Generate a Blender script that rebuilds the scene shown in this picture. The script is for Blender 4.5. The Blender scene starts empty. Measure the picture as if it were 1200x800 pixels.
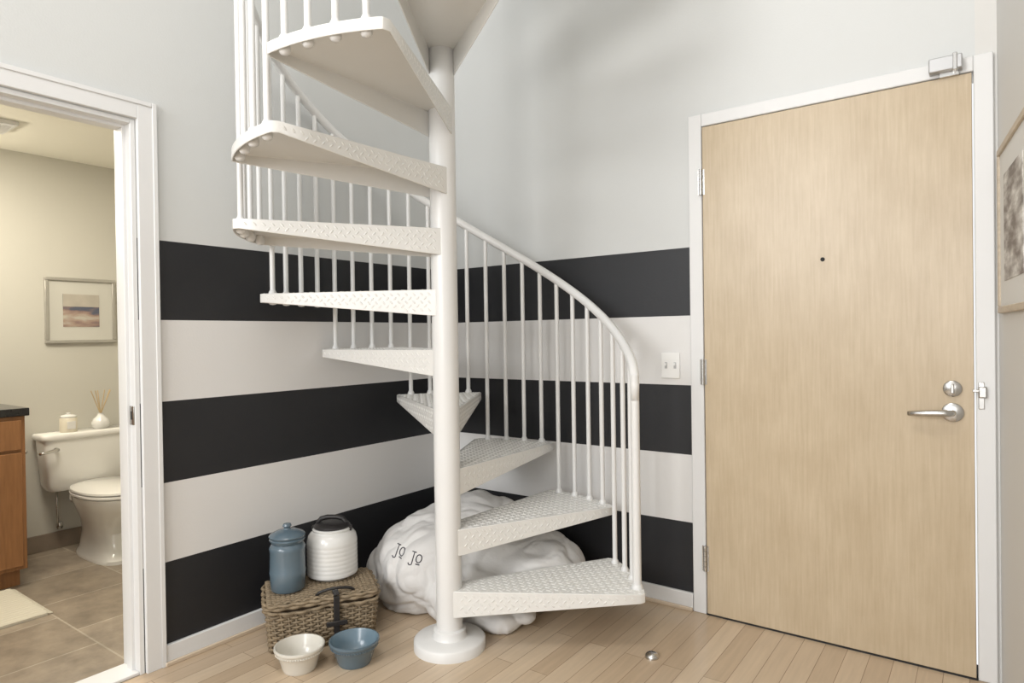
import bpy, bmesh, math, random
from mathutils import Vector, Matrix, noise
from mathutils.bvhtree import BVHTree
random.seed(3)
D=math.radians
scene=bpy.context.scene
COL=scene.collection
try:
    scene.view_settings.view_transform='Standard'
except Exception as e: print(e)

# ------------------------------------------------------------ materials
def new_mat(name):
    m=bpy.data.materials.new(name); m.use_nodes=True
    nt=m.node_tree; b=nt.nodes['Principled BSDF']
    return m,nt,b
def mat(name,col,rough=0.5,metal=0.0,bump=0.0,bscale=60.0,var=0.0,vscale=6.0,coat=0.0,stretch=(1,1,1)):
    m,nt,b=new_mat(name); N=nt.nodes; L=nt.links
    b.inputs['Base Color'].default_value=(*col,1); b.inputs['Roughness'].default_value=rough
    b.inputs['Metallic'].default_value=metal
    if coat: b.inputs['Coat Weight'].default_value=coat; b.inputs['Coat Roughness'].default_value=0.15
    tc=N.new('ShaderNodeTexCoord'); mp=N.new('ShaderNodeMapping'); mp.inputs['Scale'].default_value=stretch
    L.new(tc.outputs['Object'],mp.inputs['Vector'])
    nz=N.new('ShaderNodeTexNoise'); nz.inputs['Scale'].default_value=vscale; nz.inputs['Detail'].default_value=4
    L.new(mp.outputs[0],nz.inputs['Vector'])
    mx=N.new('ShaderNodeMix'); mx.data_type='RGBA'
    v=var
    mx.inputs[6].default_value=(*[c*(1-v) for c in col],1); mx.inputs[7].default_value=(*[min(1,c*(1+v)) for c in col],1)
    L.new(nz.outputs['Fac'],mx.inputs[0]); L.new(mx.outputs[2],b.inputs['Base Color'])
    if bump:
        n2=N.new('ShaderNodeTexNoise'); n2.inputs['Scale'].default_value=bscale; n2.inputs['Detail'].default_value=5
        L.new(mp.outputs[0],n2.inputs['Vector'])
        bp=N.new('ShaderNodeBump'); bp.inputs['Strength'].default_value=bump; bp.inputs['Distance'].default_value=0.01
        L.new(n2.outputs['Fac'],bp.inputs['Height']); L.new(bp.outputs[0],b.inputs['Normal'])
    return m

def striped_wall():
    m,nt,b=new_mat('striped_wall_paint'); N=nt.nodes; L=nt.links
    g=N.new('ShaderNodeNewGeometry'); s=N.new('ShaderNodeSeparateXYZ'); L.new(g.outputs['Position'],s.inputs[0])
    d=N.new('ShaderNodeMath'); d.operation='DIVIDE'; d.inputs[1].default_value=2.0; L.new(s.outputs['Z'],d.inputs[0])
    r=N.new('ShaderNodeValToRGB'); r.color_ramp.interpolation='CONSTANT'
    e=r.color_ramp.elements
    blk=(0.0125,0.013,0.0155,1); wht=(0.73,0.72,0.705,1); up=(0.62,0.63,0.62,1)
    e[0].position=0; e[0].color=blk; e[1].position=0.385/2; e[1].color=wht
    for p,c in((0.695,blk),(1.005,wht),(1.315,blk),(1.625,up)):
        q=e.new(p/2); q.color=c
    L.new(d.outputs[0],r.inputs[0]); L.new(r.outputs[0],b.inputs['Base Color'])
    b.inputs['Roughness'].default_value=0.5
    nz=N.new('ShaderNodeTexNoise'); nz.inputs['Scale'].default_value=140; L.new(g.outputs['Position'],nz.inputs['Vector'])
    bp=N.new('ShaderNodeBump'); bp.inputs['Strength'].default_value=0.12; bp.inputs['Distance'].default_value=0.003
    L.new(nz.outputs['Fac'],bp.inputs['Height']); L.new(bp.outputs[0],b.inputs['Normal'])
    return m

def plank_floor():
    m,nt,b=new_mat('maple_planks'); N=nt.nodes; L=nt.links
    tc=N.new('ShaderNodeTexCoord'); mp=N.new('ShaderNodeMapping'); mp.inputs['Rotation'].default_value=(0,0,D(90))
    L.new(tc.outputs['Object'],mp.inputs['Vector'])
    br=N.new('ShaderNodeTexBrick'); br.offset=0.37; br.inputs['Scale'].default_value=1.0
    br.inputs['Brick Width'].default_value=0.85; br.inputs['Row Height'].default_value=0.078
    br.inputs['Mortar Size'].default_value=0.0012; br.inputs['Mortar Smooth'].default_value=0.2; br.inputs['Bias'].default_value=0
    br.inputs['Color1'].default_value=(0.50,0.38,0.26,1); br.inputs['Color2'].default_value=(0.63,0.505,0.365,1)
    br.inputs['Mortar'].default_value=(0.26,0.17,0.105,1)
    L.new(mp.outputs[0],br.inputs['Vector'])
    mp2=N.new('ShaderNodeMapping'); mp2.inputs['Scale'].default_value=(26,1.6,1); L.new(tc.outputs['Object'],mp2.inputs['Vector'])
    nz=N.new('ShaderNodeTexNoise'); nz.inputs['Scale'].default_value=2.2; nz.inputs['Detail'].default_value=6; nz.inputs['Distortion'].default_value=0.6
    L.new(mp2.outputs[0],nz.inputs['Vector'])
    mr=N.new('ShaderNodeMapRange'); mr.inputs[3].default_value=0.84; mr.inputs[4].default_value=1.14; L.new(nz.outputs['Fac'],mr.inputs[0])
    vm=N.new('ShaderNodeVectorMath'); vm.operation='SCALE'; L.new(br.outputs['Color'],vm.inputs[0]); L.new(mr.outputs[0],vm.inputs['Scale'])
    L.new(vm.outputs[0],b.inputs['Base Color']); b.inputs['Roughness'].default_value=0.28
    return m

def birch_door():
    m,nt,b=new_mat('birch_veneer'); N=nt.nodes; L=nt.links
    tc=N.new('ShaderNodeTexCoord'); mp=N.new('ShaderNodeMapping'); mp.inputs['Scale'].default_value=(1,1,0.055)
    L.new(tc.outputs['Object'],mp.inputs['Vector'])
    nz=N.new('ShaderNodeTexNoise'); nz.inputs['Scale'].default_value=110; nz.inputs['Detail'].default_value=5; nz.inputs['Distortion'].default_value=0.3
    L.new(mp.outputs[0],nz.inputs['Vector'])
    n2=N.new('ShaderNodeTexNoise'); n2.inputs['Scale'].default_value=4.5; n2.inputs['Detail'].default_value=8; n2.inputs['Roughness'].default_value=0.62
    mp2=N.new('ShaderNodeMapping'); mp2.inputs['Scale'].default_value=(1.6,1,1.0); L.new(tc.outputs['Object'],mp2.inputs['Vector']); L.new(mp2.outputs[0],n2.inputs['Vector'])
    h=N.new('ShaderNodeMath'); h.operation='MULTIPLY'; h.inputs[1].default_value=0.45; L.new(nz.outputs['Fac'],h.inputs[0])
    h2=N.new('ShaderNodeMath'); h2.operation='MULTIPLY_ADD'; h2.inputs[1].default_value=0.55; L.new(n2.outputs['Fac'],h2.inputs[0]); L.new(h.outputs[0],h2.inputs[2])
    r=N.new('ShaderNodeValToRGB'); r.color_ramp.elements[0].position=0.32; r.color_ramp.elements[0].color=(0.46,0.36,0.235,1)
    r.color_ramp.elements[1].position=0.68; r.color_ramp.elements[1].color=(0.575,0.47,0.33,1)
    L.new(h2.outputs[0],r.inputs[0]); L.new(r.outputs[0],b.inputs['Base Color']); b.inputs['Roughness'].default_value=0.33
    return m

def tile_floor():
    m,nt,b=new_mat('bathroom_tile'); N=nt.nodes; L=nt.links
    tc=N.new('ShaderNodeTexCoord')
    br=N.new('ShaderNodeTexBrick'); br.offset=0.5; br.inputs['Scale'].default_value=1.0
    br.inputs['Brick Width'].default_value=0.42; br.inputs['Row Height'].default_value=0.42
    br.inputs['Mortar Size'].default_value=0.004; br.inputs['Color1'].default_value=(0.25,0.205,0.155,1); br.inputs['Color2'].default_value=(0.33,0.275,0.215,1)
    br.inputs['Mortar'].default_value=(0.42,0.37,0.30,1); L.new(tc.outputs['Object'],br.inputs['Vector'])
    nz=N.new('ShaderNodeTexNoise'); nz.inputs['Scale'].default_value=7; nz.inputs['Detail'].default_value=7; nz.inputs['Roughness'].default_value=0.65; L.new(tc.outputs['Object'],nz.inputs['Vector'])
    mr=N.new('ShaderNodeMapRange'); mr.inputs[1].default_value=0.3; mr.inputs[2].default_value=0.7; mr.inputs[3].default_value=0.70; mr.inputs[4].default_value=1.25; L.new(nz.outputs['Fac'],mr.inputs[0])
    vm=N.new('ShaderNodeVectorMath'); vm.operation='SCALE'; L.new(br.outputs['Color'],vm.inputs[0]); L.new(mr.outputs[0],vm.inputs['Scale'])
    L.new(vm.outputs[0],b.inputs['Base Color']); b.inputs['Roughness'].default_value=0.4
    return m

def ribbed_rug():
    m,nt,b=new_mat('ribbed_cotton'); N=nt.nodes; L=nt.links
    b.inputs['Base Color'].default_value=(0.66,0.62,0.52,1); b.inputs['Roughness'].default_value=0.95
    return m

M_strip=striped_wall(); M_floor=plank_floor(); M_door=birch_door(); M_tile=tile_floor()
M_plate=mat('white_diamond_plate',(0.74,0.73,0.70),0.27,var=0.015,vscale=12)
M_trim=mat('white_trim_paint',(0.73,0.73,0.725),0.4,var=0.01)
M_rwall=mat('warm_grey_paint',(0.66,0.65,0.625),0.6,bump=0.05,bscale=140,var=0.01)
M_bath=mat('bath_paint',(0.54,0.525,0.47),0.6,bump=0.05,bscale=140,var=0.01)
M_bceil=mat('bath_ceiling_paint',(0.82,0.80,0.71),0.7,var=0.01)
M_ceil=mat('ceiling_paint',(0.78,0.78,0.77),0.7,var=0.01)
M_steel=mat('white_enamel_steel',(0.75,0.745,0.73),0.3,bump=0.03,bscale=40,var=0.01)
M_chrome=mat('brushed_nickel',(0.55,0.54,0.52),0.25,1.0)
M_grey=mat('closer_grey_metal',(0.50,0.50,0.50),0.35,0.5)
M_dark=mat('dark_gap',(0.02,0.02,0.02),0.8)
M_black=mat('black_leather',(0.018,0.016,0.016),0.45,bump=0.2,bscale=200)
M_wicker=mat('wicker',(0.25,0.19,0.12),0.65,bump=0.3,bscale=150,var=0.45,vscale=25)
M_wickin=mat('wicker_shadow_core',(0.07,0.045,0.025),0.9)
M_blue=mat('blue_glaze',(0.100,0.145,0.18),0.25,var=0.15,coat=0.3)
M_blue2=mat('blue_glaze_inside',(0.15,0.22,0.27),0.25,var=0.1,coat=0.3)
M_crock=mat('white_glaze',(0.72,0.715,0.69),0.22,var=0.03,coat=0.3)
M_cream=mat('cream_glaze',(0.68,0.65,0.58),0.25,var=0.05,coat=0.3)
M_cloth=mat('white_linen',(0.72,0.705,0.685),0.95,bump=0.35,bscale=26,var=0.03)
M_thread=mat('dark_thread',(0.05,0.05,0.06),0.8)
M_porc=mat('porcelain',(0.80,0.79,0.75),0.12,var=0.01,coat=0.5)
M_cab=mat('cabinet_wood',(0.30,0.14,0.055),0.4,var=0.35,vscale=10,stretch=(8,8,0.8))
M_granite=mat('black_granite',(0.015,0.015,0.017),0.15,var=0.5,vscale=60)
M_btile=mat('tile_baseboard',(0.22,0.175,0.135),0.45,var=0.3,vscale=8)
M_frame1=mat('champagne_frame',(0.40,0.385,0.35),0.35,0.4,var=0.1,vscale=30)
M_frame2=mat('pale_wood_frame',(0.52,0.44,0.34),0.5,var=0.25,vscale=15,stretch=(1,1,5))
M_matb=mat('mat_board',(0.55,0.54,0.49),0.8)
M_matb2=mat('white_mat_board',(0.70,0.69,0.66),0.8)
M_wax=mat('candle_wax',(0.70,0.65,0.53),0.4)
M_reed=mat('reed',(0.50,0.38,0.22),0.8)
M_plast=mat('switch_plastic',(0.85,0.85,0.83),0.3)
M_brass=mat('shoe_moulding_wood',(0.58,0.47,0.35),0.4)
M_rug=ribbed_rug()
def art(name,cols,scale,seed):
    m,nt,b=new_mat(name); N=nt.nodes; L=nt.links
    tc=N.new('ShaderNodeTexCoord'); mp=N.new('ShaderNodeMapping'); mp.inputs['Location'].default_value=(seed,seed*2,0)
    mp.inputs['Scale'].default_value=(1,0.5,1.6)
    L.new(tc.outputs['Object'],mp.inputs['Vector'])
    nz=N.new('ShaderNodeTexNoise'); nz.inputs['Scale'].default_value=scale; nz.inputs['Detail'].default_value=5; L.new(mp.outputs[0],nz.inputs['Vector'])
    r=N.new('ShaderNodeValToRGB'); e=r.color_ramp.elements
    e[0].position=0.35; e[0].color=(*cols[0],1); e[1].position=0.65; e[1].color=(*cols[-1],1)
    for i,c in enumerate(cols[1:-1]): q=e.new(0.35+0.3*(i+1)/(len(cols)-1)); q.color=(*c,1)
    L.new(nz.outputs['Fac'],r.inputs[0]); L.new(r.outputs[0],b.inputs['Base Color']); b.inputs['Roughness'].default_value=0.7
    return m
M_art1=art('landscape_print',[(0.09,0.10,0.14),(0.25,0.17,0.15),(0.36,0.27,0.22),(0.45,0.42,0.36)],11,3.1)
M_sky=mat('landscape_print_sky',(0.42,0.385,0.33),0.7,var=0.2,vscale=14)
M_art2=art('grey_botanical_print',[(0.22,0.19,0.17),(0.45,0.42,0.39),(0.72,0.70,0.66)],16,5.3)

# ------------------------------------------------------------ mesh helpers
def obj(name,verts,faces,m,smooth=False,bevel=0,seg=2):
    me=bpy.data.meshes.new(name); me.from_pydata([tuple(v) for v in verts],[],faces); me.validate(); me.update()
    bm=bmesh.new(); bm.from_mesh(me); bmesh.ops.recalc_face_normals(bm,faces=bm.faces); bm.to_mesh(me); bm.free()
    o=bpy.data.objects.new(name,me); COL.objects.link(o)
    if m: me.materials.append(m)
    if smooth:
        for p in me.polygons: p.use_smooth=True
    if bevel:
        b=o.modifiers.new('bevel','BEVEL'); b.width=bevel; b.segments=seg; b.limit_method='ANGLE'; b.angle_limit=D(40)
        for p in me.polygons: p.use_smooth=True
        try:
            me.set_sharp_from_angle(angle=D(40))
        except Exception: pass
    return o
def boxes_geo(lst):
    V=[];F=[]
    for (x0,x1,y0,y1,z0,z1) in lst:
        n=len(V)
        V+=[(x0,y0,z0),(x1,y0,z0),(x1,y1,z0),(x0,y1,z0),(x0,y0,z1),(x1,y0,z1),(x1,y1,z1),(x0,y1,z1)]
        F+=[tuple(n+i for i in f) for f in((0,3,2,1),(4,5,6,7),(0,1,5,4),(1,2,6,5),(2,3,7,6),(3,0,4,7))]
    return V,F
def box(name,x0,x1,y0,y1,z0,z1,m,bevel=0):
    V,F=boxes_geo([(x0,x1,y0,y1,z0,z1)]); return obj(name,V,F,m,bevel=bevel)
def boxes(name,lst,m,bevel=0):
    V,F=boxes_geo(lst); return obj(name,V,F,m,bevel=bevel)
def lathe_geo(prof,c=(0,0,0),seg=48):
    V=[];F=[]
    n=len(prof)
    for i in range(seg):
        a=2*math.pi*i/seg
        for r,z in prof: V.append((c[0]+r*math.cos(a),c[1]+r*math.sin(a),c[2]+z))
    for i in range(seg):
        j=(i+1)%seg
        for k in range(n-1):
            F.append((i*n+k,j*n+k,j*n+k+1,i*n+k+1))
    return V,F
def lathe(name,prof,c,m,seg=48,closed=True):
    V,F=lathe_geo(prof,c,seg)
    o=obj(name,V,F,m,smooth=True)
    bm=bmesh.new(); bm.from_mesh(o.data); bmesh.ops.remove_doubles(bm,verts=bm.verts,dist=1e-5)
    bmesh.ops.recalc_face_normals(bm,faces=bm.faces); bm.to_mesh(o.data); bm.free()
    try: o.data.set_sharp_from_angle(angle=D(45))
    except Exception: pass
    return o
def tube_geo(pts,r,sides=8,closed=False,cap=True):
    pts=[Vector(p) for p in pts]; V=[];F=[]; n=len(pts)
    rs=r if isinstance(r,(list,tuple)) else [r]*n
    prev=None
    for i,p in enumerate(pts):
        if closed: t=(pts[(i+1)%n]-pts[i-1]).normalized()
        else: t=(pts[min(i+1,n-1)]-pts[max(i-1,0)]).normalized()
        if prev is None:
            ref=Vector((0,0,1)) if abs(t.z)<0.9 else Vector((1,0,0))
            u=ref.cross(t).normalized()
        else:
            u=(prev-t*prev.dot(t)).normalized()
        prev=u; w=t.cross(u)
        for k in range(sides):
            a=2*math.pi*k/sides
            V.append(p+(u*math.cos(a)+w*math.sin(a))*rs[i])
    m=n if closed else n-1
    for i in range(m):
        j=(i+1)%n
        for k in range(sides):
            l=(k+1)%sides
            F.append((i*sides+k,i*sides+l,j*sides+l,j*sides+k))
    if cap and not closed:
        F.append(tuple(range(sides))[::-1]); F.append(tuple((n-1)*sides+k for k in range(sides)))
    return V,F
def tube(name,pts,r,m,sides=10,closed=False):
    V,F=tube_geo(pts,r,sides,closed); return obj(name,V,F,m,smooth=True)
class Acc:
    def __init__(s): s.V=[];s.F=[]
    def add(s,g):
        n=len(s.V); s.V+=list(g[0]); s.F+=[tuple(n+i for i in f) for f in g[1]]
    def make(s,name,m,smooth=True,sharp=True):
        o=obj(name,s.V,s.F,m,smooth=smooth)
        if sharp:
            try: o.data.set_sharp_from_angle(angle=D(50))
            except Exception: pass
        return o
def group(name,parts,loc=(0,0,0),rot=0):
    e=bpy.data.objects.new(name,None); COL.objects.link(e); e.empty_display_size=0.1
    for p in parts: p.parent=e
    e.location=loc; e.rotation_euler=(0,0,rot)
    return e
def loft(name,secs,m,seg=40,exp=2.0,bevel=0):
    V=[];F=[]
    for s in secs:
        z,cx,cy,rx,ry=s[:5]; ex=s[5] if len(s)>5 else exp
        for i in range(seg):
            a=2*math.pi*i/seg; c,sn=math.cos(a),math.sin(a)
            V.append((cx+rx*math.copysign(abs(c)**(2/ex),c),cy+ry*math.copysign(abs(sn)**(2/ex),sn),z))
    for k in range(len(secs)-1):
        for i in range(seg):
            j=(i+1)%seg
            F.append((k*seg+i,k*seg+j,(k+1)*seg+j,(k+1)*seg+i))
    F.append(tuple(range(seg))[::-1]); F.append(tuple((len(secs)-1)*seg+i for i in range(seg)))
    o=obj(name,V,F,m,smooth=True)
    try: o.data.set_sharp_from_angle(angle=D(50))
    except Exception: pass
    return o

# ------------------------------------------------------------ camera
ang=D(36.1)
Rv=Vector((math.cos(ang),math.sin(ang),0)); Fh=Vector((-math.sin(ang),math.cos(ang),0)); U=Vector((0,0,1))
CAM=Vector((2.5555,-2.8318,1.24))
p=D(0.48); th=D(0.82)
Fw=Fh*math.cos(p)-U*math.sin(p); Up=U*math.cos(p)+Fh*math.sin(p)
cx=Rv*math.cos(th)-Up*math.sin(th); cy=Rv*math.sin(th)+Up*math.cos(th)
cd=bpy.data.cameras.new('camera'); cam=bpy.data.objects.new('camera',cd); COL.objects.link(cam)
Mx=Matrix((cx,cy,-Fw)).transposed().to_4x4(); Mx.translation=CAM; cam.matrix_world=Mx
cd.sensor_width=36; cd.lens=22.95; cd.clip_start=0.02; scene.camera=cam

# ------------------------------------------------------------ room shell
H=4.4
box('floor',-0.0,6.0,-7,0.0,-0.1,0,M_floor)
boxes('wall_left',[(-0.12,0,-1.69,0.0,0,H),(-0.12,0,-2.46,-1.69,2.06,H),(-0.12,0,-7,-2.46,0,H)],M_strip)
boxes('wall_back',[(-0.12,1.535,0,0.14,0,H),(1.535,2.525,0,0.14,2.15,H)],M_strip)
box('wall_back_return',2.525,2.75,0,0.14,0,H,M_rwall)
k=0.108; x0=2.587
V=[];
for s in(0,3.6):
    V+=[(x0+k*s,-s,0),(x0+k*s+0.14,-s,0),(x0+k*s+0.14,-s,H),(x0+k*s,-s,H)]
obj('wall_right',V,[(0,1,2,3),(4,7,6,5),(0,3,7,4),(1,5,6,2),(3,2,6,7),(0,4,5,1)],M_rwall)
box('ceiling',-0.12,6.0,-7,0.14,H,H+0.1,M_ceil)
BH=0.078
boxes('baseboard_left',[(0,0.016,-1.62,0,0,BH)],M_trim,0.003)
boxes('baseboard_back',[(0.016,1.483,-0.016,0,0,BH)],M_trim,0.003)
boxes('trim_shoe',[(0.016,0.028,-1.62,-0.016,0,0.016),(0.028,1.483,-0.028,-0.016,0,0.016)],M_brass,0.003)
boxes('trim_bathroom_doorway',[(0,0.018,-1.685,-1.615,0,2.135),(0,0.018,-2.535,-2.465,0,2.135),(0,0.018,-2.465,-1.685,2.065,2.135),
   (0.018,0.022,-1.632,-1.615,0,2.135),(0.018,0.022,-2.535,-1.632,2.118,2.135),
   (-0.13,0.004,-1.705,-1.688,0,2.06),(-0.13,0.004,-2.46,-2.445,0,2.06),(-0.13,0.004,-2.445,-1.705,2.045,2.062),
   (-0.075,-0.035,-1.717,-1.703,0,2.05),(-0.075,-0.035,-2.445,-1.717,2.033,2.047),
   (-0.138,-0.12,-1.69,-1.62,0,2.135)],M_trim,0.003)
group('door_strike_plate',[box('plate',-0.034,0.0,-1.709,-1.7045,0.93,1.0,M_chrome,0.001),box('latch_hole',-0.024,-0.012,-1.7095,-1.708,0.95,0.98,M_dark)])
box('floor_bathroom',-2.1,0.0,-3.0,-0.5,-0.1,0.0,M_tile)
box('wall_bathroom_far',-2.1,-2.0,-3.0,-0.4,0,2.45,M_bath)
box('wall_bathroom_right',-2.0,-0.12,-0.55,-0.45,0,2.45,M_bath)
box('wall_bathroom_left',-2.0,-0.12,-3.0,-2.9,0,2.45,M_bath)
box('wall_bathroom_near',-0.13,-0.12,-1.69,-0.55,0,2.354,M_bath)
box('ceiling_bathroom',-2.0,-0.12,-2.9,-0.55,2.354,2.45,M_bceil)
box('baseboard_bathroom',-2.0,-1.985,-2.9,-0.55,0,0.10,M_btile,0.002)
box('trim_threshold',-0.12,0.0,-2.445,-1.705,0.0,0.012,M_trim,0.003)
vp=[box('grille_frame',-1.62,-1.38,-1.86,-1.62,2.335,2.354,M_trim,0.003)]
vp.append(boxes('louvres',[(-1.60+0.022*i,-1.592+0.022*i,-1.84,-1.64,2.328,2.336) for i in range(10)],M_trim))
group('ceiling_vent',vp)

# ------------------------------------------------------------ entry door
frame=[(1.485,1.545,-0.018,0.10,0,2.20),(2.52,2.577,-0.018,0.10,0,2.20),(1.545,2.52,-0.018,0.10,2.145,2.20)]
boxes('trim_entry_door_frame',frame,M_trim,0.004)
dp=[box('slab',1.55,2.515,-0.022,0.022,0.008,2.14,M_door,0.002)]
for i,z in enumerate((0.25,1.07,1.90)):
    a=Acc()
    for j in range(5):
        a.add(tube_geo([(1.545,-0.03,z-0.055+j*0.0225),(1.545,-0.03,z-0.034+j*0.0225)],0.0075,12))
    dp.append(a.make('hinge_%d'%(i+1),M_chrome))
    dp.append(box('hinge_leaf_%d'%(i+1),1.53,1.56,-0.0245,-0.02,z-0.055,z+0.055,M_chrome))
def disc(name,c,r,d,m):
    V,F=lathe_geo([(0,0),(r,0),(r,d*0.7),(r*0.85,d),(0,d)],(0,0,0),32)
    V=[(c[0]+v[0],c[1]-v[2],c[2]+v[1]) for v in V]
    return obj(name,V,F,m,smooth=False,bevel=0.001)
dp.append(disc('lever_rose',(2.452,-0.021,0.945),0.034,0.012,M_chrome))
dp.append(tube('lever',[(2.452,-0.03,0.945),(2.452,-0.062,0.945),(2.446,-0.072,0.945),(2.43,-0.076,0.945),(2.39,-0.076,0.943),(2.345,-0.072,0.940),(2.318,-0.066,0.938)],[0.011,0.011,0.012,0.0125,0.012,0.011,0.008],M_chrome,12))
dp.append(disc('deadbolt_rose',(2.452,-0.021,1.03),0.029,0.012,M_chrome))
dp.append(box('thumb_turn',2.446,2.458,-0.05,-0.032,1.013,1.047,M_chrome,0.003))
dp.append(disc('peephole',(2.03,-0.021,1.525),0.008,0.005,M_dark))
group('door_1',dp)
group('door_security_catch',[box('catch_body',2.527,2.552,-0.036,-0.018,1.0,1.04,M_chrome,0.004),box('catch_arm',2.510,2.53,-0.037,-0.028,1.02,1.03,M_chrome,0.002),box('catch_plate',2.527,2.545,-0.022,-0.017,0.96,1.055,M_chrome,0.002)])
group('door_closer_bracket',[box('body',2.39,2.49,-0.058,-0.018,2.155,2.205,M_grey,0.004),box('arm',2.42,2.48,-0.035,-0.02,2.138,2.156,M_chrome,0.002),box('cap',2.462,2.475,-0.062,-0.022,2.15,2.21,M_chrome,0.002)])
box('trim_entry_threshold',1.545,2.52,-0.02,0.1,0,0.007,M_dark)
sp=[box('plate',1.342,1.43,-0.007,0,1.037,1.155,M_plast,0.003)]
for i,x in enumerate((1.365,1.408)):
    sp.append(box('slot_%d'%i,x-0.006,x+0.006,-0.0078,-0.0065,1.082,1.11,M_grey)); sp.append(box('toggle_%d'%i,x-0.004,x+0.004,-0.016,-0.007,1.095,1.107,M_plast,0.001))
group('light_switch',sp)
lathe('floor_door_stop',[(0,0),(0.027,0),(0.027,0.004),(0.025,0.010),(0.020,0.016),(0.012,0.020),(0.0,0.021)],(1.505,-0.509,0.0),M_chrome,32)

# ------------------------------------------------------------ spiral stair
PC=Vector((0.8185-0.014,-0.873-0.010,0)); RISE=0.238; RT=0.774; RB=0.748; A0=36.1
st=[]
st.append(lathe('center_pole',[(0,0.03),(0.052,0.03),(0.052,3.9),(0,3.9)],PC,M_steel,48))
st.append(lathe('base_plate',[(0,0),(0.143,0),(0.143,0.035),(0.136,0.042),(0.07,0.045),(0.066,0.052),(0.064,0.075),(0.056,0.08),(0.0,0.08)],PC,M_steel,64))
def P(phi,r,z):
    a=D(phi+A0); return Vector((PC.x+r*math.cos(a),PC.y+r*math.sin(a),z))
CELL=0.031; DL=0.0125; DW=0.0042; DH=0.0024
def dash_geo(c,u,v,n):
    V=[c-u*DL,c-u*DL*0.5-v*DW,c+u*DL*0.5-v*DW,c+u*DL,c+u*DL*0.5+v*DW,c-u*DL*0.5+v*DW,
       c-u*DL*0.55+n*DH,c-v*DW*0.3+n*DH,c+u*DL*0.55+n*DH,c+v*DW*0.3+n*DH]
    F=[(0,1,6),(1,7,6),(1,2,8,7),(2,3,8),(3,4,8),(4,5,9,8),(5,6,9),(5,0,6),(6,7,8,9)]
    return V,F
for n in range(1,15):
    z=RISE*n; a0=30*(n-1)-8; a1=30*(n-1)+25; am=(a0+a1)/2
    T=0.005
    d=Vector((math.cos(D(am+A0)),math.sin(D(am+A0)),0)); s=Vector((-d.y,d.x,0))
    H0=PC+d*0.012-s*0.05; H1=PC+d*0.012+s*0.05
    NA=14; NR=6
    e0=P(a0,RT-0.02,0); e1=P(a1,RT-0.02,0)
    arc=[P(a0+(a1-a0)*i/NA,RT,0) for i in range(NA+1)]
    arc[0]=P(a0+1.2,RT-0.001,0); arc[-1]=P(a1-1.2,RT-0.001,0)
    out=[]; hs=[]
    for i in range(NR+1):
        t=i/NR; out.append(H0.lerp(e0,t)); hs.append(0.105*(1-t)+0.036*t)
    for q in arc: out.append(q); hs.append(0.036)
    for i in range(NR+1):
        t=i/NR; out.append(e1.lerp(H1,t)); hs.append(0.036*(1-t)+0.105*t)
    N=len(out)
    V=[];F=[]
    def inset(i):
        a=out[(i-1)%N]; b=out[(i+1)%N]
        if i==0: a=out[0]-(out[1]-out[0])
        if i==N-1: b=out[-1]+(out[-1]-out[-2])
        t=(b-a).normalized(); nrm=Vector((-t.y,t.x,0))
        return out[i]+nrm*T
    for i in range(N): V.append((out[i].x,out[i].y,z))
    for i in range(N): V.append((out[i].x,out[i].y,z-hs[i]))
    for i in range(N):
        q=inset(i); V.append((q.x,q.y,z-hs[i]))
    for i in range(N):
        q=inset(i); V.append((q.x,q.y,z-T))
    F.append(tuple(range(N)))
    F.append(tuple(3*N+i for i in range(N))[::-1])
    for i in range(N-1):
        j=i+1
        F.append((i,N+i,N+j,j)); F.append((N+i,2*N+i,2*N+j,N+j)); F.append((2*N+i,3*N+i,3*N+j,2*N+j))
    F.append((0,N-1,4*N-1,3*N)); 
    F.append((0,3*N,2*N,N)); F.append((N-1,2*N-1,3*N-1,4*N-1))
    o=obj('tread_%d'%n,V,F,M_plate,bevel=0.0025)
    st.append(o)
    ac=Acc()
    m0=Vector((-(e0-H0).normalized().y,(e0-H0).normalized().x,0)); m1=Vector((-(H1-e1).normalized().y,(H1-e1).normalized().x,0))
    K=int(RT/CELL)+2
    for i in range(-K,K):
        for j in range(0,2):
            for kk in range(-K,K):
                c=PC+d*((i+0.5*j)*CELL+0.4)+s*((kk+0.5*j)*CELL)
                rel=c-PC; rr=rel.length
                if rr>RT-0.016 or rr<0.066 or rel.dot(d)<0.05: continue
                if (c-H0).dot(m0)<0.012 or (c-H1).dot(m1)<0.012: continue
                c.z=z-0.0002
                if j==0: u=(d+s).normalized()
                else: u=(d-s).normalized()
                ac.add(dash_geo(c,u,Vector((-u.y,u.x,0)),Vector((0,0,1))))
    for (A,B,mm) in((H0,e0,-m0),(e1,H1,-m1)):
        t=(B-A); Ls=t.length; t=t.normalized()
        nn=int(Ls/CELL)
        for i in range(2*nn):
            x=0.02+i*CELL/2
            if x>Ls-0.012: break
            hub=(x/Ls) if A is H0 else 1-x/Ls
            hh=0.105*(1-hub)+0.036*hub
            c0=A+t*x
            if (c0-PC).length<0.066: continue
            for q in range(0,5):
                zz=0.018+q*CELL+(CELL/2 if i%2 else 0)
                if zz>hh-0.011: break
                sg=1 if i%2 else -1
                u=(t+Vector((0,0,sg))).normalized(); v=(t-Vector((0,0,sg))).normalized()
                ac.add(dash_geo(c0+Vector((0,0,z-zz))-mm*0.0002,u*0.8,v,mm*0.75))
    o=ac.make('tread_lugs_%d'%n,M_plate,smooth=False,sharp=False); st.append(o)
def rail_z(kk): return 1.08+RISE/4*kk
acc=Acc(); caps=Acc()
NB=56
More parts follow.
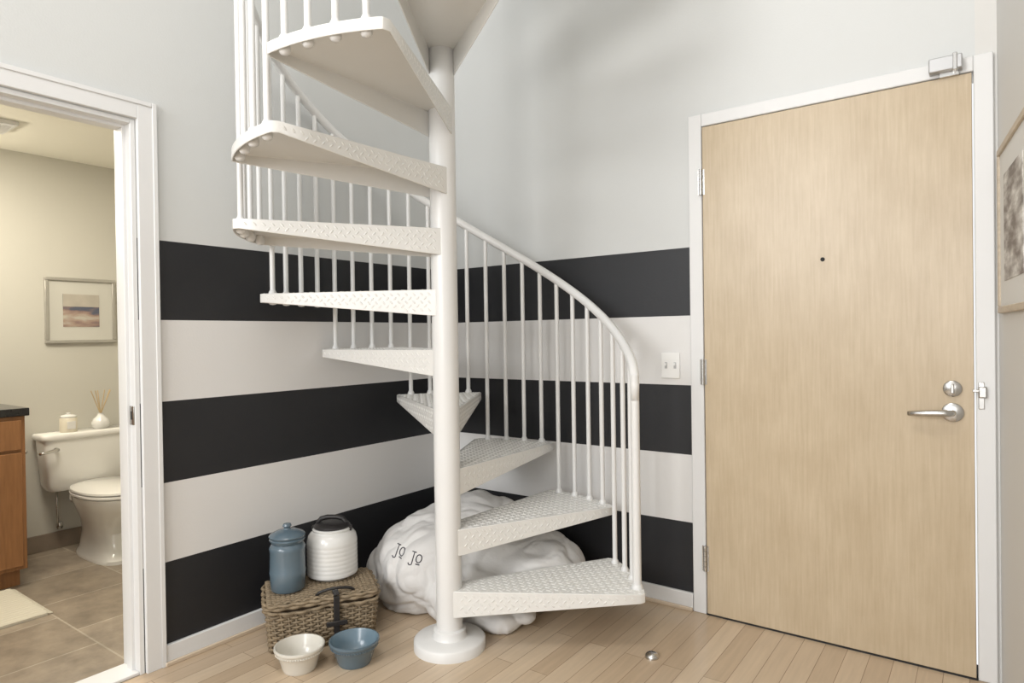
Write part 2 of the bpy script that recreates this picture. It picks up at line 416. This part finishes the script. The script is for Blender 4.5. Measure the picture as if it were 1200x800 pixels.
for kk in range(NB):
    phi=-3+7.5*kk; n=kk//4+1; z=RISE*n
    b=P(phi,RB,0); r=0.0105 if kk else 0.017
    top=rail_z(kk)
    acc.add(tube_geo([(b.x,b.y,z-0.03),(b.x,b.y,top)],r,10))
    caps.add(lathe_geo([(0.0,0.0),(r+0.006,0.0),(r+0.006,0.008),(r+0.001,0.018),(0,0.018)],(b.x,b.y,z),14))
    caps.add(lathe_geo([(0.0,-0.044),(0.012,-0.042),(0.018,-0.034),(0.018,-0.02),(0.012,-0.005),(0,-0.005)],(b.x,b.y,z),14))
st.append(acc.make('balusters',M_steel)); st.append(caps.make('baluster_shoes',M_steel))
pts=[P(-3,RB,rail_z(0)-0.10),P(-3,RB,rail_z(0)-0.04),P(-2.5,RB,rail_z(0)-0.005),P(-1,RB,rail_z(0)+0.022)]
kk=0.6
while kk<=NB-1: pts.append(P(-3+7.5*kk,RB,rail_z(kk)+0.012)); kk+=0.4
st.append(tube('handrail',pts,[0.017,0.018,0.019]+[0.0195]*(len(pts)-3),M_steel,14))
group('spiral_staircase',st)

# ------------------------------------------------------------ wicker basket
bx=[]
def rrect(a,b,r,t):
    L=[2*(b-r),math.pi*r/2,2*(a-r),math.pi*r/2]*2
    tot=sum(L); s=(t%1.0)*tot
    corners=[(a-r,b-r,0),(-(a-r),b-r,90),(-(a-r),-(b-r),180),(a-r,-(b-r),270)]
    for i in range(8):
        if s<=L[i]+1e-9: break
        s-=L[i]
    if i==0: return Vector((a,-(b-r)+s,0)),Vector((1,0,0))
    if i==2: return Vector(((a-r)-s,b,0)),Vector((0,1,0))
    if i==4: return Vector((-a,(b-r)-s,0)),Vector((-1,0,0))
    if i==6: return Vector((-(a-r)+s,-b,0)),Vector((0,-1,0))
    c=corners[(i-1)//2]; an=D(c[2])+s/r
    nn=Vector((math.cos(an),math.sin(an),0)); return Vector((c[0],c[1],0))+nn*r,nn
BA,BB=0.215,0.135
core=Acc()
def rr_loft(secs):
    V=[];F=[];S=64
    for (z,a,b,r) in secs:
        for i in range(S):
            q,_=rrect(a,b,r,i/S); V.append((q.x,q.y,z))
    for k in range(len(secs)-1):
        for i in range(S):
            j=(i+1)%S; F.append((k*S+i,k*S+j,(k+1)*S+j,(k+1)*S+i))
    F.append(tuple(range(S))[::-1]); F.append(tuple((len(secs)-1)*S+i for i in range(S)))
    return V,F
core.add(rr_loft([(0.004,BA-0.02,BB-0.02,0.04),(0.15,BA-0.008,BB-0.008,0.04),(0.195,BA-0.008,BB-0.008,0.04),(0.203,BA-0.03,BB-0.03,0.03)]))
bx.append(core.make('shade_core',M_wickin))  # solid filler, coloured dark as the shade between strands; blocks see-through
w=Acc(); MW=24
rows=15
for rI in range(rows):
    z=0.008+rI*0.0102; g=rI/rows
    a=BA-0.012+0.012*g; b=BB-0.012+0.012*g
    pts=[]
    for i in range(192):
        t=i/192; q,nn=rrect(a,b,0.04,t)
        q=q+nn*(0.0055*math.sin(2*math.pi*MW*t+(math.pi if rI%2 else 0))); pts.append((q.x,q.y,z+random.uniform(-.0006,.0006)))
    w.add(tube_geo(pts,0.0056,5,True))
for i in range(2*MW):
    t=(i+0.5)/(2*MW); q,nn=rrect(BA-0.010,BB-0.010,0.04,t); q2,_=rrect(BA,BB,0.04,t)
    w.add(tube_geo([(q.x,q.y,0.003),(q2.x,q2.y,0.158)],0.0045,5))
for rI in range(3):
    z=0.172+rI*0.0115; pts=[]
    for i in range(192):
        t=i/192; q,nn=rrect(BA+0.008,BB+0.008,0.045,t)
        q=q+nn*(0.0045*math.sin(2*math.pi*MW*t+(math.pi if rI%2 else 0)))
        scal=-0.012*abs(math.sin(2*math.pi*3*t)) if rI==0 else 0
        pts.append((q.x,q.y,z+scal))
    w.add(tube_geo(pts,0.007,6,True))
y=-BB+0.004; rI=0
while y<BB:
    pts=[]
    for i in range(97):
        x=-BA+2*BA*i/96
        dome=0.006*(1-(x/BA)**2)*(1-(y/BB)**2)
        pts.append((x,y,0.201+dome+0.004*math.sin(2*math.pi*i/8+(math.pi if rI%2 else 0))))
    w.add(tube_geo(pts,0.0056,5)); y+=0.0108; rI+=1
for i in range(24):
    x=-BA+0.01+2*(BA-0.01)*i/23
    w.add(tube_geo([(x,-BB+0.004,0.201),(x,-BB/2,0.201+0.004*(1-(x/BA)**2)),(x,0,0.201+0.006*(1-(x/BA)**2)),(x,BB/2,0.201+0.004*(1-(x/BA)**2)),(x,BB-0.004,0.201)],0.004,5))
bx.append(w.make('weave',M_wicker,sharp=False))
bx.append(box('strap',0.035,0.058,-BB-0.022,-BB-0.014,0.05,0.205,M_black,0.002))
bx.append(box('strap_cross',0.006,0.088,-BB-0.027,-BB-0.020,0.088,0.108,M_black,0.003))
bx.append(box('strap_top',0.035,0.058,-BB-0.022,-BB+0.05,0.208,0.215,M_black,0.002))
hp=[];
for i in range(15):
    t=i/14; hp.append((-0.03+0.15*t,-BB+0.012-0.012*math.sin(math.pi*t),0.210+0.022*math.sin(math.pi*t)**0.6))
bx.append(tube('handle',hp,[0.005]+[0.006]*13+[0.005],M_black,8))
BROT=D(58); BC=(0.279,-1.102,0)
group('wicker_basket',bx,BC,BROT)
ZB=0.2175
jar=[lathe('body',[(0,0),(0.062,0),(0.068,0.006),(0.070,0.06),(0.072,0.075),(0.070,0.08),(0.069,0.16),(0.072,0.172),(0.066,0.182),(0.060,0.190),(0.066,0.196),(0.070,0.206),(0.064,0.212),(0,0.212)],(0,0,0),M_blue),
     lathe('lid',[(0,0.212),(0.068,0.213),(0.072,0.220),(0.066,0.228),(0.04,0.240),(0.016,0.244),(0.012,0.250),(0.018,0.258),(0.015,0.267),(0,0.270)],(0,0,0),M_blue)]
group('blue_ceramic_jar',jar,(0.225,-1.222,ZB))
prof=[(0,0),(0.086,0),(0.094,0.008)]
for i in range(8):
    z=0.012+i*0.018; prof+=[(0.1052,z),(0.106,z+0.005),(0.106,z+0.012),(0.1052,z+0.016)]
prof+=[(0.104,0.160),(0.100,0.176),(0.088,0.190),(0.080,0.195),(0.082,0.203),(0.076,0.208),(0,0.208)]
cr=[lathe('body',prof,(0,0,0),M_crock,64),
    lathe('lid',[(0,0.206),(0.074,0.207),(0.078,0.213),(0.072,0.221),(0.045,0.227),(0.0,0.228)],(0,0,0),M_black,64)]
hp=[(-0.060,0,0.216),(-0.058,0,0.230),(-0.048,0,0.243),(-0.02,0,0.250),(0.02,0,0.250),(0.048,0,0.243),(0.058,0,0.230),(0.060,0,0.216)]
cr.append(tube('handle',hp,0.010,M_black,10))
for sx in(-1,1): cr.append(box('clip_%d'%(sx+2),sx*0.078-0.007,sx*0.078+0.007,-0.014,0.014,0.175,0.214,M_black,0.004))
group('ribbed_crock',cr,(0.250,-1.015,ZB),D(36))
def bowl(name,c,mo,mi,R):
    pr=[(0,0.0),(R*0.62,0.0),(R*0.66,0.006),(R*0.68,0.012),(R*0.82,0.055),(R*0.86,0.060),(R*0.90,0.064),(R*0.93,0.076),(R*0.97,0.078),(R,0.084),(R*0.985,0.090),(R*0.93,0.091)]
    o=lathe('outer',pr,(0,0,0),mo,64)
    i=lathe('inner',[(R*0.93,0.091),(R*0.89,0.082),(R*0.80,0.052),(R*0.66,0.022),(R*0.5,0.014),(0,0.012)],(0,0,0),mi,64)
    bd=Acc()
    for j in range(56):
        a=2*math.pi*j/56; rr=R*0.915
        bd.add(lathe_geo([(0,-0.0035),(0.0028,-0.002),(0.0035,0),(0.0028,0.002),(0,0.0035)],(rr*math.cos(a),rr*math.sin(a),0.069),6))
    return group(name,[o,i,bd.make('beading',mo)],c)
bowl('cream_pet_bowl',(0.452,-1.334,0),M_cream,M_cream,0.093)
bowl('blue_pet_bowl',(0.586,-1.184,0),M_blue,M_blue2,0.096)

# ------------------------------------------------------------ linen bag
def ell(c,r,rot=0):
    bm=bmesh.new(); bmesh.ops.create_icosphere(bm,subdivisions=4,radius=1)
    Mm=Matrix.Translation(c)@Matrix.Rotation(D(rot),4,'Z')@Matrix.Diagonal((*r,1))
    V=[Mm@v.co for v in bm.verts]; F=[tuple(v.index for v in f.verts) for f in bm.faces]; bm.free(); return V,F
a=Acc()
a.add(ell((0.44,-0.55,0.19),(0.28,0.29,0.23)))
a.add(ell((0.53,-0.39,0.23),(0.32,0.28,0.25)))
a.add(ell((0.82,-0.32,0.15),(0.26,0.26,0.18)))
a.add(ell((0.66,-0.60,0.11),(0.25,0.20,0.14)))
a.add(ell((0.83,-0.57,0.05),(0.18,0.14,0.07)))
a.add(ell((0.36,-0.64,0.13),(0.26,0.18,0.19)))
tmp=a.make('tmp_bag',M_cloth)
rm=tmp.modifiers.new('r','REMESH'); rm.mode='VOXEL'; rm.voxel_size=0.006
sm=tmp.modifiers.new('s','SMOOTH'); sm.iterations=60; sm.factor=0.6
dg=bpy.context.evaluated_depsgraph_get(); dg.update()
me=bpy.data.meshes.new_from_object(tmp.evaluated_get(dg))
bpy.data.objects.remove(tmp)
me.name='linen_bag'
co=[v.co.copy() for v in me.vertices]; no=[v.normal.copy() for v in me.vertices]
def billow(q,s):
    return (noise.noise(q)**2+s)**0.5      # rounded lobes divided by soft creases
for i,v in enumerate(me.vertices):
    c=co[i]
    q=Vector((c.x*3+c.z*2,c.y*3,c.z*4-c.x*2))
    n1=noise.noise(q); n2=noise.noise(q*0.9+Vector((7,3,1))); n3=noise.noise(q*1.6+Vector((2,8,5)))
    wq=Vector((n1,n2,n3))
    big=billow(Vector((c.x*4.2+1,c.y*4.2,c.z*3.0))+wq*0.8,0.0012)
    # long thin wrinkles: strongly stretched along z / diagonal
    t1=(c.x*0.85+c.y*0.52); t2=(-c.x*0.52+c.y*0.85)
    wr=billow(Vector((t1*13,t2*5,c.z*3.5+t1*2))+wq*1.6,0.002)
    wr2=billow(Vector((t1*9,t2*20,c.z*11+5))+wq*2.2,0.003)
    m1=max(0.0,min(1.0,0.5+1.5*n2)); m2=max(0.0,min(1.0,0.5-1.5*n3))
    dsp=0.012*n1+0.050*big+0.024*wr*m1+0.011*wr2*m2-0.018
    c2=c+no[i]*dsp
    if c2.z<0.006: c2.z=0.004
    c2.x=max(c2.x,0.035); c2.y=min(c2.y,-0.035)
    v.co=c2
for pl in me.polygons: pl.use_smooth=True
me.materials.clear(); me.materials.append(M_cloth); me.update()
bag=bpy.data.objects.new('fabric',me); COL.objects.link(bag)
bvh=BVHTree.FromPolygons([v.co for v in me.vertices],[tuple(pl.vertices) for pl in me.polygons])
nd=Vector((0.50,-0.86,0.12)).normalized()
ux=Vector((0.86,0.50,0)).normalized(); uy=nd.cross(ux)*-1
if uy.z<0: uy=-uy
tl=D(-12); ux2=ux*math.cos(tl)+uy*math.sin(tl); uy2=uy*math.cos(tl)-ux*math.sin(tl)
LC=Vector((0.462,-0.73,0.262))
th_=Acc()
def stroke(pl):
    pts=[]
    for (x,y) in pl:
        o=LC+ux2*x+uy2*y+nd*0.6
        h=bvh.ray_cast(o,-nd)
        if h[0] is not None: pts.append(h[0]+nd*0.001)
    if len(pts)>1: th_.add(tube_geo(pts,0.0023,6))
def Jl(x0,s):
    stroke([(x0+s*0.1+s*0.5*i/5,s) for i in range(6)])
    stroke([(x0+s*0.38,s-s*1.15*i/8) for i in range(9)]+[(x0+s*0.38-s*0.2*(1-math.cos(a_)),-s*0.15-s*0.17*math.sin(a_)) for a_ in [math.pi*j/8 for j in range(1,9)]])
def Ol(x0,s):
    stroke([(x0+s*0.3*math.cos(2*math.pi*j/16),s*0.46+s*0.40*math.sin(2*math.pi*j/16)) for j in range(17)])
    stroke([(x0-s*0.22+s*0.44*j/4,-s*0.12) for j in range(5)])
Jl(-0.082,0.040); Ol(-0.042,0.040); Jl(0.006,0.040); Ol(0.047,0.040)
group('linen_pet_bed',[bag,th_.make('embroidery',M_thread)])

# ------------------------------------------------------------ bathroom contents
ty=-1.162
tp=[]
tp.append(loft('tank',[(0.37,-1.905,ty,0.075,0.195,6),(0.40,-1.90,ty,0.082,0.215,7),(0.66,-1.895,ty,0.088,0.235,8),(0.672,-1.895,ty,0.088,0.235,8)],M_porc,64))
tp.append(loft('tank_lid',[(0.672,-1.893,ty,0.094,0.245,9),(0.680,-1.893,ty,0.099,0.250,9),(0.700,-1.893,ty,0.099,0.250,9),(0.708,-1.893,ty,0.092,0.243,9)],M_porc,64))
tp.append(loft('pedestal',[(0.0,-1.60,ty,0.25,0.115,3),(0.02,-1.60,ty,0.25,0.115,3),(0.05,-1.62,ty,0.215,0.095,3),(0.15,-1.63,ty,0.19,0.09,2.6),(0.22,-1.60,ty,0.21,0.11,2.4),(0.30,-1.55,ty,0.26,0.155,2.2),(0.355,-1.53,ty,0.275,0.178,2.2),(0.375,-1.53,ty,0.275,0.180,2.2)],M_porc,48))
tp.append(box('deck',-1.82,-1.66,ty-0.12,ty+0.12,0.30,0.375,M_porc,0.02))
tp.append(loft('seat',[(0.377,-1.53,ty,0.268,0.178,2.3),(0.382,-1.53,ty,0.277,0.186,2.3),(0.392,-1.53,ty,0.277,0.186,2.3),(0.397,-1.53,ty,0.270,0.180,2.3)],M_porc,48))
tp.append(loft('seat_lid',[(0.400,-1.53,ty,0.268,0.178,2.3),(0.404,-1.53,ty,0.276,0.185,2.3),(0.414,-1.53,ty,0.274,0.183,2.3),(0.422,-1.535,ty,0.24,0.155,2.3)],M_porc,48))
tp.append(tube('flush_lever',[(-1.81,ty-0.18,0.62),(-1.785,ty-0.18,0.62),(-1.775,ty-0.19,0.62),(-1.775,ty-0.25,0.612),(-1.775,ty-0.275,0.61)],[0.012,0.011,0.009,0.008,0.009],M_chrome,10))
tp.append(tube('supply_line',[(-1.90,ty-0.15,0.38),(-1.90,ty-0.15,0.25),(-1.92,ty-0.14,0.16),(-1.97,ty-0.12,0.14),(-1.995,ty-0.12,0.14)],0.006,M_chrome,8))
tp.append(lathe('supply_valve',[(0,0),(0.014,0),(0.018,0.01),(0.018,0.03),(0.012,0.04),(0,0.04)],(-1.955,ty-0.12,0.125),M_chrome,16))
group('toilet',tp)
vn=[box('cabinet',-1.99,-1.42,-2.88,-1.61,0.09,0.87,M_cab,0.003),box('toe_kick',-1.99,-1.47,-2.88,-1.63,0,0.09,M_cab),
    box('countertop',-1.99,-1.40,-2.89,-1.595,0.87,0.91,M_granite,0.004),
    tube('paper_holder',[(-1.70,-1.61,0.66),(-1.70,-1.575,0.66),(-1.68,-1.56,0.66),(-1.58,-1.56,0.66)],0.009,M_chrome,10)]
for i in range(3):
    y1=-1.63-i*0.41
    vn.append(box('drawer_%d'%i,-1.42,-1.404,y1-0.39,y1,0.70,0.85,M_cab,0.003))
    vn.append(box('panel_%d'%i,-1.42,-1.404,y1-0.39,y1,0.11,0.685,M_cab,0.003))
    vn.append(tube('pull_%d'%i,[(-1.404,y1-0.33,0.60),(-1.385,y1-0.33,0.60),(-1.385,y1-0.33,0.48),(-1.404,y1-0.33,0.48)],0.005,M_chrome,8))
group('vanity_cabinet',vn)
V=[];F=[]
nx=204; ye=-1.695
for i in range(nx+1):
    x=-1.40+0.49*i/nx; z=0.012+0.006*math.sin(i*math.pi/6)
    for y in(-2.35,ye): V.append((x,y,z))
for i in range(nx): F.append((2*i,2*i+1,2*i+3,2*i+2))
n=len(V); V+=[(-1.40,-2.35,0.001),(-1.40,ye,0.001),(-0.91,-2.35,0.001),(-0.91,ye,0.001)]
F+=[(0,n,n+1,1),(2*nx,2*nx+1,n+3,n+2),(n,n+2,n+3,n+1),tuple([n]+[2*i for i in range(nx+1)]+[n+2]),tuple([n+1]+[2*i+1 for i in range(nx+1)]+[n+3])[::-1]]
mt=obj('woven_pile',V,F,M_rug,smooth=False)
fr=Acc()
for i in range(60):
    x=-1.397+0.484*i/59+random.uniform(-.001,.001)
    fr.add(tube_geo([(x,ye,0.010),(x+random.uniform(-.004,.004),ye+0.012,0.008),(x+random.uniform(-.006,.006),ye+0.022,0.003)],0.0022,5))
group('bath_mat',[mt,fr.make('fringe',M_rug)])
def picture(name,origin,ax,nrm,w,h,fw,dep,mf,mm,ma,aw,ah,ay=0,sky=None):
    ax=Vector(ax).normalized(); nrm=Vector(nrm).normalized(); o=Vector(origin)
    def bb(nm,x0,x1,z0,z1,d0,d1,m,bv=0):
        V=[]
        for d in(d0,d1):
            for (x,z) in((x0,z0),(x1,z0),(x1,z1),(x0,z1)): V.append(o+ax*x+Vector((0,0,z))+nrm*d)
        return obj(nm,V,[(0,1,2,3),(4,7,6,5),(0,4,5,1),(1,5,6,2),(2,6,7,3),(3,7,4,0)],m,bevel=bv)
    W=w/2;Hh=h/2
    ps=[bb('rail_bottom',-W,W,-Hh,-Hh+fw,0.001,dep,mf,0.003),bb('rail_top',-W,W,Hh-fw,Hh,0.001,dep,mf,0.003),
        bb('stile_a',-W,-W+fw,-Hh+fw,Hh-fw,0.001,dep,mf,0.003),bb('stile_b',W-fw,W,-Hh+fw,Hh-fw,0.001,dep,mf,0.003),
        bb('mat',-W+fw,W-fw,-Hh+fw,Hh-fw,0.001,dep*0.5,mm),bb('print',-aw/2,aw/2,ay-ah/2,ay+ah/2,dep*0.5,dep*0.5+0.002,ma)]
    if sky: ps.append(bb('print_sky',-aw/2,aw/2,ay+ah*0.12,ay+ah/2,dep*0.5,dep*0.5+0.0026,sky))
    return group(name,ps)
picture('landscape_picture',(-2.0,-1.130,1.435),(0,1,0),(1,0,0),0.39,0.40,0.020,0.022,M_frame1,M_matb,M_art1,0.20,0.20,sky=M_sky)
wd=Vector((k,-1,0)).normalized(); wn=Vector((-1,-k,0)).normalized()
pc=Vector((x0,0,0))+wd*0.365; pc.z=1.565
picture('botanical_picture',pc,wd,wn,0.56,0.545,0.022,0.014,M_frame2,M_matb2,M_art2,0.34,0.34)
zt=0.708
group('candle_jar',[lathe('jar',[(0,0),(0.043,0),(0.045,0.004),(0.045,0.080),(0.041,0.085),(0,0.085)],(0,0,0),M_wax),lathe('lid',[(0,0.085),(0.042,0.086),(0.043,0.093),(0.034,0.100),(0.012,0.104),(0.014,0.112),(0,0.116)],(0,0,0),M_crock),box('label',0.040,0.047,-0.022,0.022,0.02,0.065,M_matb2,0.002)],(-1.87,-1.255,zt))
rd=[lathe('vase',[(0,0),(0.034,0),(0.047,0.015),(0.050,0.034),(0.040,0.060),(0.020,0.078),(0.015,0.090),(0.017,0.095),(0.010,0.095),(0.009,0.07),(0,0.07)],(0,0,0),M_crock)]
ra=Acc()
for i,(dx,dy) in enumerate(((0.01,-0.055),(0.02,-0.035),(-0.01,-0.01),(0.0,0.025),(0.02,0.05),(-0.015,0.06))):
    ra.add(tube_geo([(-dx*0.1,-dy*0.1,0.07),(dx,dy,0.235)],0.0028,6))
rd.append(ra.make('reeds',M_reed))
group('reed_diffuser',rd,(-1.87,-1.08,zt))

# ------------------------------------------------------------ lights
w=bpy.data.worlds.new('world'); scene.world=w; w.use_nodes=True
bg=w.node_tree.nodes['Background']; bg.inputs[0].default_value=(0.96,0.98,1.0,1); bg.inputs[1].default_value=1.06
def area(name,loc,tgt,sx,sy,pw,col):
    l=bpy.data.lights.new(name,'AREA'); l.shape='RECTANGLE'; l.size=sx; l.size_y=sy; l.energy=pw; l.color=col
    o=bpy.data.objects.new(name,l); COL.objects.link(o); o.location=loc
    o.rotation_euler=(Vector(tgt)-Vector(loc)).to_track_quat('-Z','Y').to_euler(); return o
area('window_light_1',(2.6,-6.3,1.9),(1.6,0,1.3),1.0,1.5,62,(1.0,0.99,0.98))
area('window_light_2',(0.7,-5.6,2.6),(1.0,0,1.6),1.3,1.8,92,(0.98,0.99,1.0))
area('ceiling_light',(1.6,-2.6,4.3),(1.2,-1.0,0),1.0,1.0,40,(1.0,0.97,0.93))
area('bathroom_light',(-1.0,-1.8,2.33),(-1.0,-1.7,0),0.5,0.5,28,(1.0,0.92,0.78))
area('vanity_light',(-1.80,-2.3,2.05),(-1.2,-1.2,1.3),0.5,0.15,13,(1.0,0.90,0.73))
